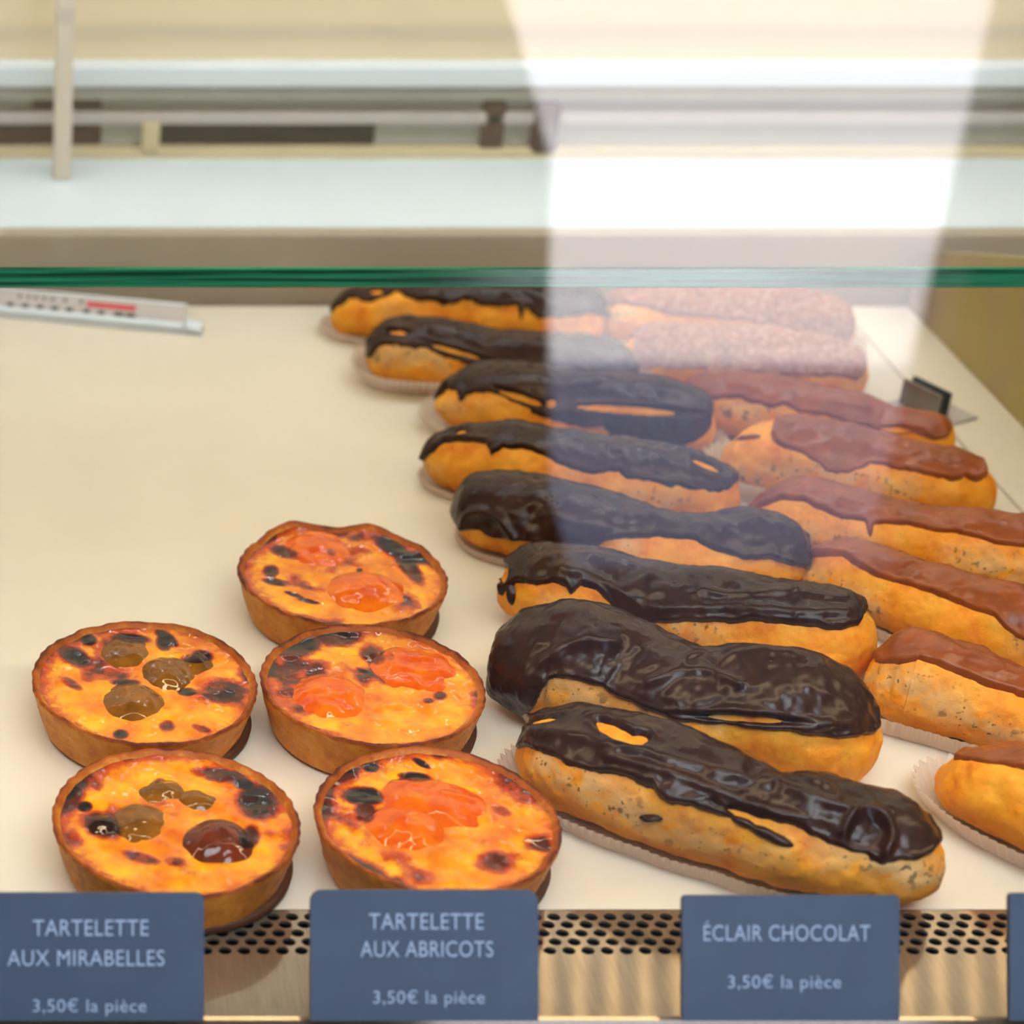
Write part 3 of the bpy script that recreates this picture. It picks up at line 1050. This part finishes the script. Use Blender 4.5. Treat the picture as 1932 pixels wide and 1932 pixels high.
eclair('frontmost chocolate eclair, close behind the ÉCLAIR CHOCOLAT tag, icing swirled at its near end', 980, 1768,
       [(980, 1330, 1480), (1010, 1322, 1492), (1050, 1320, 1515), (1100, 1325, 1545), (1150, 1338, 1565), (1200, 1355, 1585), (1260, 1370, 1606), (1300, 1390, 1622), (1350, 1408, 1638), (1400, 1430, 1652), (1440, 1452, 1665), (1480, 1458, 1675), (1550, 1462, 1688), (1620, 1480, 1700), (1680, 1496, 1708), (1720, 1512, 1706), (1768, 1530, 1700)],
       [(980, 1430), (1000, 1416), (1030, 1420), (1080, 1437), (1150, 1460), (1200, 1472), (1270, 1500), (1300, 1530), (1350, 1522), (1400, 1535), (1450, 1548), (1500, 1562), (1550, 1590), (1600, 1608), (1650, 1626), (1690, 1618), (1730, 1596), (1768, 1592)],
       CH, 101, holes=[(1165, 1386, 44, 12, 24), (1205, 1398, 18, 10, 0), (1030, 1362, 26, 5, -10)], cut=[('r', 1744)], blobs=[(1228, 1543, 20, 6, 5), (1405, 1553, 26, 9, 25), (1450, 1575, 50, 11, 24), (1330, 1520, 60, 10, 20)], lift=0.0009,
       ridges=[([(1590, 1572), (1600, 1545), (1630, 1530), (1665, 1542), (1682, 1575), (1668, 1606)], 9, 0.0026), ([(1010, 1385), (1080, 1388), (1150, 1412), (1230, 1428), (1330, 1460), (1450, 1488)], 10, 0.0014),
               ([(1440, 1472), (1500, 1500), (1560, 1522), (1605, 1530)], 10, 0.0016), ([(1150, 1432), (1250, 1458), (1350, 1496), (1450, 1532), (1520, 1550)], 8, 0.0012), ([(1520, 1480), (1560, 1492), (1580, 1510)], 7, 0.0012)],
       dents=[(1634, 1574, 34, 26, 0.0018), (1420, 1460, 16, 20, 0.0014)],
       lump=0.0012, group=G1, case_=dict(label='white pleated paper case under the eclair nearest the front tags', height=0.0085, flare=0.0022, e1=0.034))
eclair('thick chocolate eclair whose icing hooks down over its whole left end, second from the front', 928, 1660,
       [(928, 1170, 1335), (960, 1160, 1340), (1000, 1142, 1350), (1050, 1132, 1362), (1100, 1132, 1378), (1150, 1145, 1395), (1180, 1160, 1405), (1230, 1195, 1420), (1260, 1205, 1430), (1300, 1212, 1442), (1340, 1218, 1450), (1400, 1215, 1462), (1460, 1220, 1474), (1500, 1230, 1482), (1560, 1252, 1490), (1600, 1275, 1494), (1630, 1296, 1496), (1660, 1320, 1498)],
       [(928, 1345), (1010, 1350), (1026, 1335), (1034, 1300), (1050, 1286), (1085, 1280), (1130, 1292), (1170, 1302), (1200, 1320), (1250, 1346), (1300, 1361), (1400, 1368), (1450, 1374), (1500, 1381), (1560, 1391), (1600, 1388), (1645, 1376), (1660, 1360)],
       CH, 102, cut=[('r', 1640)], holes=[(1405, 1356, 80, 6, 4)], group=G1, thick=0.0024, rag=0.5, lump=0.0013, lift=0.0009,
       ridges=[([(1030, 1250), (1060, 1228), (1110, 1208), (1160, 1218)], 12, 0.0014), ([(1230, 1290), (1285, 1266), (1340, 1270), (1395, 1296)], 9, 0.0016), ([(1288, 1258), (1296, 1242), (1322, 1236), (1345, 1248)], 6, 0.0012), ([(1360, 1255), (1380, 1240), (1430, 1232), (1490, 1245)], 8, 0.001), ([(1320, 1350), (1370, 1338), (1430, 1345), (1500, 1365), (1560, 1368)], 8, 0.0012)],
       dents=[(1045, 1264, 18, 18, 0.0014), (1305, 1250, 12, 9, 0.001), (1570, 1380, 30, 7, 0.001)],
       case_=dict(label='white paper case showing a crimped edge under the second eclair from the front', height=0.007, flare=0.001, e0=0.02, e1=0.02))
eclair('chocolate eclair with a pointed icing drip at its left end, third from front', 945, 1645,
       [(945, 1030, 1165), (975, 1025, 1175), (1000, 1022, 1182), (1050, 1026, 1195), (1100, 1035, 1206), (1150, 1048, 1216), (1200, 1060, 1228), (1250, 1068, 1240), (1300, 1077, 1250), (1350, 1084, 1258), (1400, 1087, 1268), (1450, 1090, 1278), (1500, 1095, 1285), (1550, 1102, 1292), (1600, 1112, 1294), (1645, 1120, 1294)],
       [(945, 1085), (958, 1110), (965, 1136), (972, 1110), (985, 1097), (1025, 1105), (1050, 1096), (1075, 1104), (1085, 1122), (1100, 1104), (1130, 1110), (1160, 1136), (1180, 1160), (1210, 1176), (1240, 1180), (1300, 1173), (1400, 1172), (1450, 1173), (1500, 1177), (1560, 1184), (1592, 1172), (1600, 1150), (1625, 1145), (1645, 1150)],
       CH, 103, blobs=[(966, 1120, 7, 24, 0)], holes=[(955, 1085, 9, 14, 10)], group=G1, rag=0.6, cut=[('r', 1620)], lump=0.0010,
       ridges=[([(1060, 1075), (1110, 1088), (1160, 1112), (1215, 1150), (1300, 1150), (1400, 1150), (1500, 1160), (1590, 1160)], 10, 0.0016), ([(1325, 1120), (1370, 1130), (1430, 1126), (1500, 1118)], 6, 0.0010), ([(1500, 1120), (1540, 1128), (1590, 1135)], 6, 0.0010)],
       dents=[(1205, 1142, 16, 12, 0.0012)])
eclair('fourth chocolate eclair from the front, smooth icing with a hollow curl at its left end', 855, 1528,
       [(855, 905, 1015), (880, 896, 1022), (925, 890, 1038), (970, 891, 1052), (1020, 904, 1065), (1080, 918, 1078), (1140, 930, 1088), (1200, 950, 1098), (1235, 962, 1103), (1262, 978, 1108), (1300, 974, 1112), (1350, 978, 1117), (1400, 964, 1120), (1440, 966, 1122), (1480, 984, 1122), (1528, 1000, 1122)],
       [(855, 985), (875, 995), (905, 1006), (960, 1018), (1010, 1022), (1050, 1028), (1100, 1034), (1130, 1030), (1150, 1020), (1180, 1013), (1215, 1012), (1250, 1013), (1300, 1018), (1340, 1036), (1372, 1050), (1400, 1052), (1425, 1050), (1470, 1063), (1500, 1072), (1520, 1040), (1528, 1030)],
       CH, 104, cut=[('r', 1512)], group=G1, thick=0.0026, rag=0.45, lump=0.0010, holes=[(905, 1010, 22, 8, 20)],
       ridges=[([(878, 1000), (884, 974), (912, 964), (945, 978), (975, 1012)], 8, 0.0022), ([(1020, 960), (1090, 985), (1160, 1004), (1240, 1000)], 12, 0.0010), ([(1215, 962), (1240, 985), (1270, 990)], 8, 0.0012), ([(1340, 1000), (1390, 1000), (1430, 985)], 9, 0.0010)],
       dents=[(915, 990, 26, 13, 0.0018)],
       case_=dict(label='white paper case peeping out at the left end of the fourth eclair from the front', height=0.0055, flare=0.0015, e0=0.010, e1=0.02))
eclair('chocolate eclair with ragged icing and bubbly golden side, fifth from the front', 812, 1396,
       [(812, 812, 905), (845, 806, 920), (880, 800, 932), (920, 795, 942), (950, 795, 950), (1000, 804, 960), (1040, 810, 966), (1080, 813, 970), (1140, 824, 977), (1200, 833, 983), (1240, 838, 988), (1300, 851, 994), (1345, 868, 997), (1396, 885, 998)],
       [(812, 885), (825, 880), (842, 858), (850, 838), (880, 833), (924, 838), (940, 862), (958, 846), (1000, 853), (1017, 859), (1048, 871), (1086, 884), (1120, 890), (1160, 882), (1174, 902), (1204, 902), (1250, 912), (1328, 927), (1350, 918), (1380, 904), (1396, 900)],
       CH, 105, cut=[('r', 1380)], group=G1, rag=1.2, holes=[(870, 818, 10, 4, -15), (1330, 880, 26, 5, 25)],
       case_=dict(label='white paper case at the left end of the fifth eclair from the front', height=0.0055, flare=0.0015, e0=0.002, e1=0.02))
eclair('chocolate eclair with two thin gaps slit along its icing, sixth from the front', 826, 1344,
       [(826, 705, 805), (855, 698, 812), (890, 686, 818), (936, 680, 826), (1004, 688, 834), (1051, 703, 840), (1105, 708, 846), (1172, 713, 851), (1239, 721, 856), (1280, 732, 860), (1344, 750, 864)],
       [(826, 760), (838, 740), (848, 728), (862, 734), (870, 760), (880, 742), (920, 738), (950, 748), (1000, 770), (1050, 793), (1100, 806), (1130, 802), (1150, 826), (1200, 838), (1280, 838), (1310, 826), (1344, 800)],
       CH, 106, cut=[('r', 1330)], group=G1, holes=[(985, 752, 42, 6, 18), (1185, 774, 95, 7, 4), (1040, 762, 10, 8, 0), (846, 752, 10, 18, 0)],
       case_=dict(label='white fluted paper case flaring out at the left end of the sixth eclair', height=0.009, flare=0.0055))
eclair('chocolate eclair seventh from the front, its left end raised in a fluted white case', 692, 1198,
       [(692, 608, 722), (715, 604, 724), (740, 600, 726), (770, 599, 729), (820, 605, 734), (870, 616, 739), (936, 627, 744), (1004, 630, 748), (1050, 635, 750), (1100, 638, 752), (1150, 646, 752), (1198, 655, 752)],
       [(692, 700), (702, 672), (710, 650), (720, 648), (760, 652), (800, 656), (830, 666), (860, 680), (885, 694), (930, 682), (960, 692), (1000, 702), (1100, 718), (1198, 720)],
       CH, 107, group=G1, holes=[(860, 664, 46, 4, 16), (752, 629, 16, 4, 5)],
       case_=dict(label='fluted white paper case under the seventh eclair from the front', height=0.012, flare=0.006))
eclair('hindmost dark chocolate eclair, half hidden by the glass shelf edge', 627, 1140,
       [(627, 555, 628), (645, 548, 632), (670, 538, 636), (700, 528, 640), (760, 518, 644), (850, 514, 648), (950, 516, 651), (1050, 525, 654), (1090, 535, 655), (1140, 548, 655)],
       [(627, 590), (640, 575), (660, 562), (684, 566), (724, 556), (740, 545), (770, 560), (795, 561), (830, 571), (879, 570), (920, 572), (965, 575), (972, 604), (980, 575), (1004, 598), (1044, 590), (1090, 590), (1140, 590)],
       CH, 108, group=G1, rag=1.3, holes=[(712, 552, 12, 4, 0)],
       case_=dict(label='white paper case under the hindmost dark chocolate eclair', height=0.006, flare=0.003))

eclair('caramel iced eclair alone on the right in front, cut off by the picture edge', 1778, 2130,
       [(1778, 1408, 1505), (1800, 1400, 1522), (1835, 1393, 1548), (1866, 1388, 1568), (1907, 1388, 1590), (1932, 1391, 1602), (1980, 1402, 1625), (2050, 1424, 1655), (2130, 1450, 1680)],
       [(1778, 1448), (1804, 1436), (1816, 1443), (1860, 1447), (1897, 1444), (1932, 1455), (2050, 1490), (2130, 1520)],
       MI, 201, group=G2, rag=0.5, thick=0.0016, cut=[('l', 1800)], lump=0.0008,
       case_=dict(label='white fluted paper case around the caramel eclair alone on the right', height=0.010, flare=0.004))
eclair('caramel iced eclair on the right in a deep white case, second from the front', 1630, 2130,
       [(1630, 1210, 1345), (1650, 1200, 1352), (1683, 1190, 1362), (1720, 1188, 1372), (1782, 1202, 1392), (1860, 1233, 1418), (1932, 1264, 1440), (2000, 1292, 1462), (2060, 1315, 1480), (2130, 1345, 1500)],
       [(1630, 1262), (1646, 1242), (1660, 1243), (1689, 1250), (1730, 1246), (1767, 1260), (1813, 1276), (1860, 1297), (1907, 1307), (1932, 1316), (2130, 1400)],
       MI, 202, cut=[('l', 1642)], group=G2, rag=0.5, thick=0.0018, lump=0.0009,
       case_=dict(label='deep white paper case under the second caramel eclair from the front', height=0.010, flare=0.003))
eclair('long caramel iced eclair with smooth golden side, third of the right row from the front', 1505, 2130,
       [(1505, 1030, 1115), (1534, 1022, 1130), (1580, 1015, 1150), (1627, 1023, 1170), (1674, 1036, 1190), (1736, 1056, 1215), (1798, 1070, 1240), (1860, 1092, 1262), (1932, 1113, 1285), (2000, 1138, 1308), (2060, 1160, 1326), (2130, 1185, 1345)],
       [(1505, 1062), (1540, 1054), (1596, 1052), (1621, 1068), (1674, 1094), (1705, 1102), (1767, 1120), (1829, 1146), (1882, 1166), (1906, 1189), (1932, 1207), (2130, 1290)],
       MI, 203, cut=[('l', 1518)], group=G2, rag=0.4, thick=0.0017, lump=0.0008,
       case_=dict(label='white paper case at the left end of the third caramel eclair', height=0.008, flare=0.003))
eclair('caramel iced eclair with a thin icing drip, fourth of the right row from the front', 1403, 2110,
       [(1403, 935, 1015), (1441, 918, 1028), (1481, 904, 1040), (1518, 905, 1050), (1580, 915, 1066), (1643, 933, 1082), (1736, 952, 1100), (1829, 964, 1116), (1922, 972, 1132), (2000, 985, 1146), (2060, 1000, 1158), (2110, 1015, 1166)],
       [(1403, 975), (1434, 959), (1472, 943), (1512, 947), (1543, 962), (1596, 981), (1636, 986), (1641, 1000), (1648, 988), (1705, 990), (1745, 999), (1813, 1009), (1860, 1024), (1932, 1034), (2110, 1090)],
       MI, 204, cut=[('l', 1412)], group=G2, rag=0.4, thick=0.0018, lump=0.0008, blobs=[(1642, 990, 5, 22, 0)])
eclair('caramel iced eclair with pitted side and bare left end, fifth of the right row', 1358, 1876,
       [(1358, 815, 910), (1400, 803, 922), (1454, 792, 936), (1494, 786, 944), (1555, 797, 956), (1616, 814, 966), (1676, 829, 976), (1737, 838, 982), (1798, 850, 988), (1830, 866, 990), (1876, 884, 992)],
       [(1358, 850), (1450, 832), (1474, 845), (1514, 853), (1535, 869), (1555, 886), (1579, 897), (1603, 889), (1636, 878), (1676, 882), (1717, 889), (1749, 901), (1778, 905), (1806, 897), (1834, 905), (1876, 900)],
       MI, 205, group=G2, rag=0.9, thick=0.0018, cut=[('l', 1447), ('r', 1844)], blobs=[(1412, 826, 24, 4, -8)],
       case_=dict(label='white fluted paper case standing up behind the left end of the fifth caramel eclair', height=0.012, flare=0.006, e1=0.03))
eclair('caramel iced eclair with a notch halfway, beside the metal clamp', 1275, 1800,
       [(1275, 715, 808), (1310, 704, 815), (1352, 700, 822), (1433, 706, 832), (1514, 721, 842), (1575, 737, 850), (1616, 748, 854), (1656, 762, 858), (1676, 776, 860), (1697, 775, 862), (1737, 781, 866), (1777, 787, 868), (1800, 792, 870)],
       [(1275, 745), (1320, 754), (1393, 748), (1409, 756), (1454, 772), (1474, 764), (1502, 780), (1555, 782), (1595, 800), (1624, 804), (1676, 816), (1717, 816), (1749, 828), (1780, 828), (1800, 824)],
       MI, 206, cut=[('r', 1786)], group=G2, rag=0.8, thick=0.0018, holes=[(1690, 812, 30, 5, 4), (1420, 772, 30, 5, 10)])
eclair('pale sugar crusted eclair in front of the rearmost one', 1180, 1634,
       [(1180, 625, 712), (1223, 616, 718), (1271, 608, 726), (1352, 612, 736), (1433, 617, 744), (1514, 628, 752), (1575, 641, 758), (1616, 656, 761), (1634, 664, 762)],
       [(1180, 690), (1231, 696), (1352, 698), (1474, 708), (1575, 709), (1607, 719), (1634, 712)],
       SU, 207, cut=[('l', 1190), ('r', 1620)], group='sugar crusted eclairs', rag=0.8, thick=0.0016)
eclair('rearmost pale sugar crusted eclair, right below the glass shelf edge', 1128, 1614,
       [(1128, 552, 640), (1160, 545, 645), (1250, 540, 650), (1400, 540, 656), (1500, 545, 662), (1555, 556, 666), (1590, 568, 668), (1614, 578, 668)],
       [(1128, 575), (1160, 572), (1200, 578), (1250, 590), (1300, 597), (1400, 605), (1500, 625), (1550, 636), (1590, 642), (1614, 640)],
       SU, 208, cut=[('r', 1600)], group='sugar crusted eclairs', rag=0.8, thick=0.0016,
       case_=dict(label='white paper case under the rearmost sugar crusted eclair', height=0.007, flare=0.004))


# ------------------------------------------------------------------ price tags
def text_mesh(s, width, height=None, bold=0.0):
    cu = bpy.data.curves.new('lettering', 'FONT')
    cu.body = s
    cu.size = 1.0
    cu.offset = 0.0
    cu.resolution_u = 4
    cu.space_character = 1.06
    o = bpy.data.objects.new('lettering', cu)
    COL.objects.link(o)
    dg = bpy.context.evaluated_depsgraph_get()
    me = bpy.data.meshes.new_from_object(o.evaluated_get(dg))
    bpy.data.objects.remove(o)
    bpy.data.curves.remove(cu)
    v = np.array([x.co[:] for x in me.vertices])
    lo, hi = v.min(0), v.max(0)
    sx = width / (hi[0] - lo[0])
    sy = sx if height is None else height / (hi[1] - lo[1])
    for x in me.vertices:
        x.co = ((x.co[0] - (lo[0] + hi[0]) / 2) * sx, (x.co[1] - (lo[1] + hi[1]) / 2) * sy, 0)
    return me


def price_tag(label, x0, x1, y0, y1, rad, lines):
    zt = Z0 + 0.0022
    yb = P(900, y1, zt)[1]
    zc = proj(P(900, y1, zt))[2]
    px = zc / FPX
    cx = (x0 + x1) / 2
    base = P(cx, y1, zt)
    w, h, rd = (x1 - x0) * px, (y1 - y0) * px, rad * px
    t = 0.0022
    root = thing('price_tag', label, 'price tag', base, 'slate grey price tags')
    ex, ey, ez = AX_R, AX_U, -AX_F
    pts = [(-w / 2, 0), (w / 2, 0)]
    for cxs, a0 in ((1, 0), (-1, 90)):
        for k in range(9):
            a = R(a0 + 90 * k / 8)
            pts.append((cxs * (w / 2 - rd) + rd * math.cos(a), h - rd + rd * math.sin(a)))
    poly = [base + ex * p[0] + ey * p[1] for p in pts]
    prism('card', poly, AX_F, t, M['tagcard'], root, origin=base)
    # small foot that carries the card on the vent
    fy = base + ex * 0 + AX_F * t
    box('foot', (base[0] - w * 0.3, base[1] + 0.003, zt - 0.0006), (base[0] + w * 0.3, base[1] + 0.018, zt + 0.0016), M['darkmetal'], root, origin=base)
    for s, xa, xb, yc, hh in lines:
        me = text_mesh(s, (xb - xa) * px, hh * px, bold=0.02)
        me.materials.append(M['letter'])
        o = bpy.data.objects.new('lettering', me)
        COL.objects.link(o)
        o.parent = root
        p = ex * (((xa + xb) / 2 - cx) * px) + ey * ((y1 - yc) * px) + ez * 0.0003
        m = Matrix.Identity(4)
        for i in range(3):
            m[i][0], m[i][1], m[i][2], m[i][3] = ex[i], ey[i], ez[i], p[i]
        o.matrix_local = m


price_tag('slate grey price tag reading TARTELETTE AUX MIRABELLES', -45, 385, 1685, 1926, 14,
          [('TARTELETTE', 62, 280, 1750, 30), ('AUX MIRABELLES', 14, 310, 1807, 30), ('3,50€ la pièce', 62, 276, 1900, 33)])
price_tag('slate grey price tag reading TARTELETTE AUX ABRICOTS', 586, 1016, 1680, 1926, 22,
          [('TARTELETTE', 696, 912, 1738, 30), ('AUX ABRICOTS', 680, 930, 1790, 30), ('3,50€ la pièce', 704, 914, 1884, 33)])
price_tag('slate grey price tag reading ÉCLAIR CHOCOLAT', 1288, 1697, 1690, 1926, 8,
          [('ÉCLAIR CHOCOLAT', 1327, 1641, 1756, 38), ('3,50€ la pièce', 1373, 1586, 1855, 33)])
price_tag('slate grey price tag cut off by the right edge of the picture', 1905, 2320, 1686, 1926, 8, [])

# ------------------------------------------------------------------ thermometer strip, clamp
def thermometer():
    a, b = P(-40, 586, Z0 + 0.003), P(345, 622, Z0 + 0.003)
    d = (b - a)
    L = np.linalg.norm(d)
    d /= L
    nrm = np.array([-d[1], d[0], 0])
    root = thing('thermometer', 'white fridge thermometer strip with red scale lying at the back left', 'thermometer', (a[0], a[1], Z0))

    def pt(u, v, z):
        return a + d * u + nrm * v + np.array([0, 0, z - 0.003])
    # wedge body: white front lip, sloping grey face
    sec = [(0, 0.0003), (0, 0.0045), (0.0015, 0.0055), (0.003, 0.0055), (0.012, 0.0125), (0.0145, 0.0125), (0.0145, 0.0003)]
    V = [pt(u, v, z) for u in (0, L) for v, z in sec]
    k = len(sec)
    F = [(i, (i + 1) % k, (i + 1) % k + k, i + k) for i in range(k)] + [tuple(range(k - 1, -1, -1)), tuple(range(k, 2 * k))]
    mesh_obj('housing', V, F, M['white'], root, smooth=False, origin=a * [1, 1, 0] + [0, 0, Z0])
    o0 = np.array([a[0], a[1], Z0])

    def on_face(nm, u0, u1, t0, t1, mat, up=0.0003):
        def q(u, t):
            return pt(u, 0.003 + 0.009 * t, 0.0055 + 0.007 * t + up)
        mesh_obj(nm, [q(u0, t0), q(u1, t0), q(u1, t1), q(u0, t1), q(u0, t0) - [0, 0, .0002], q(u1, t0) - [0, 0, .0002], q(u1, t1) - [0, 0, .0002], q(u0, t1) - [0, 0, .0002]],
                 [(0, 1, 2, 3), (4, 7, 6, 5), (0, 4, 5, 1), (1, 5, 6, 2), (2, 6, 7, 3), (3, 7, 4, 0)], mat, root, smooth=False, origin=o0)
    on_face('scale_face', 0, L, 0.02, 0.98, M['stripgrey'])
    pxm = L / 385.0
    on_face('red_scale', (160 + 40) * pxm, (252 + 40) * pxm, 0.40, 0.66, M['red'], 0.0006)
    for i, x in enumerate((15, 44, 72, 100, 128, 160, 188, 218, 240)):
        on_face('tick_mark', (x + 36) * pxm, (x + 48 + (6 if i > 6 else 0)) * pxm, 0.02, 0.22, M['ink'], 0.0006)
    for x in (32, 48, 62, 78, 94, 118, 148):
        on_face('tick_mark', (x + 38) * pxm, (x + 44) * pxm, 0.55, 0.72, M['ink'], 0.0006)
    # rounded end plug
    c0 = pt(L + 0.001, 0.0, 0.0003)
    V, F = [], []
    for i in range(9):
        u = L + 0.001 + 0.0095 * math.sin(PI / 2 * i / 8)
        q = math.cos(PI / 2 * i / 8) ** 0.5 if i < 8 else 0.15
        for v, z in ((0, .0003), (0, .004 * q + .0004), (0.002, .0055 * q + .0004), (0.008, .006 * q + .0004), (0.010, .0003)):
            V.append(pt(u, v, z))
    F = grid_faces(9, 5, wrap_v=True) + [tuple(range(4, -1, -1)), tuple(range(40, 45))]
    mesh_obj('end_plug', V, F, M['white'], root, origin=o0)


thermometer()


def clamp():
    a = P(1694, 766, Z0)
    b = P(1762, 800, Z0)
    root = thing('shelf_clamp', 'small steel divider clamp with dark slot standing on the white plate', 'clamp', ((a[0] + b[0]) / 2, (a[1] + b[1]) / 2, Z0))
    o0 = np.array([(a[0] + b[0]) / 2, (a[1] + b[1]) / 2, Z0])
    d = np.array([b[0] - a[0], b[1] - a[1], 0])
    L = np.linalg.norm(d)
    d /= L
    n = np.array([-d[1], d[0], 0])
    if n[0] < 0:
        n = -n
    h = 0.0155

    def slab(nm, u0, u1, v0, v1, z0, z1, mat):
        A = np.array([a[0], a[1], Z0])
        pts = [A + d * u + n * v + np.array([0, 0, z0]) for u, v in ((u0, v0), (u1, v0), (u1, v1), (u0, v1))]
        return prism(nm, pts, (0, 0, 1), z1 - z0, mat, root, origin=o0)
    slab('jaw', 0, L, 0, 0.0016, 0.0014, h, M['steel'])
    slab('jaw', 0, L, 0.0065, 0.0085, 0.0014, h, M['darkmetal'])
    slab('slot_gasket', 0.001, L - 0.001, 0.0016, 0.0065, 0.0014, h * 0.8, M['darkmetal'])
    slab('base_plate', -0.004, L + 0.006, -0.004, 0.024, 0.0002, 0.0014, M['stripgrey'])


clamp()
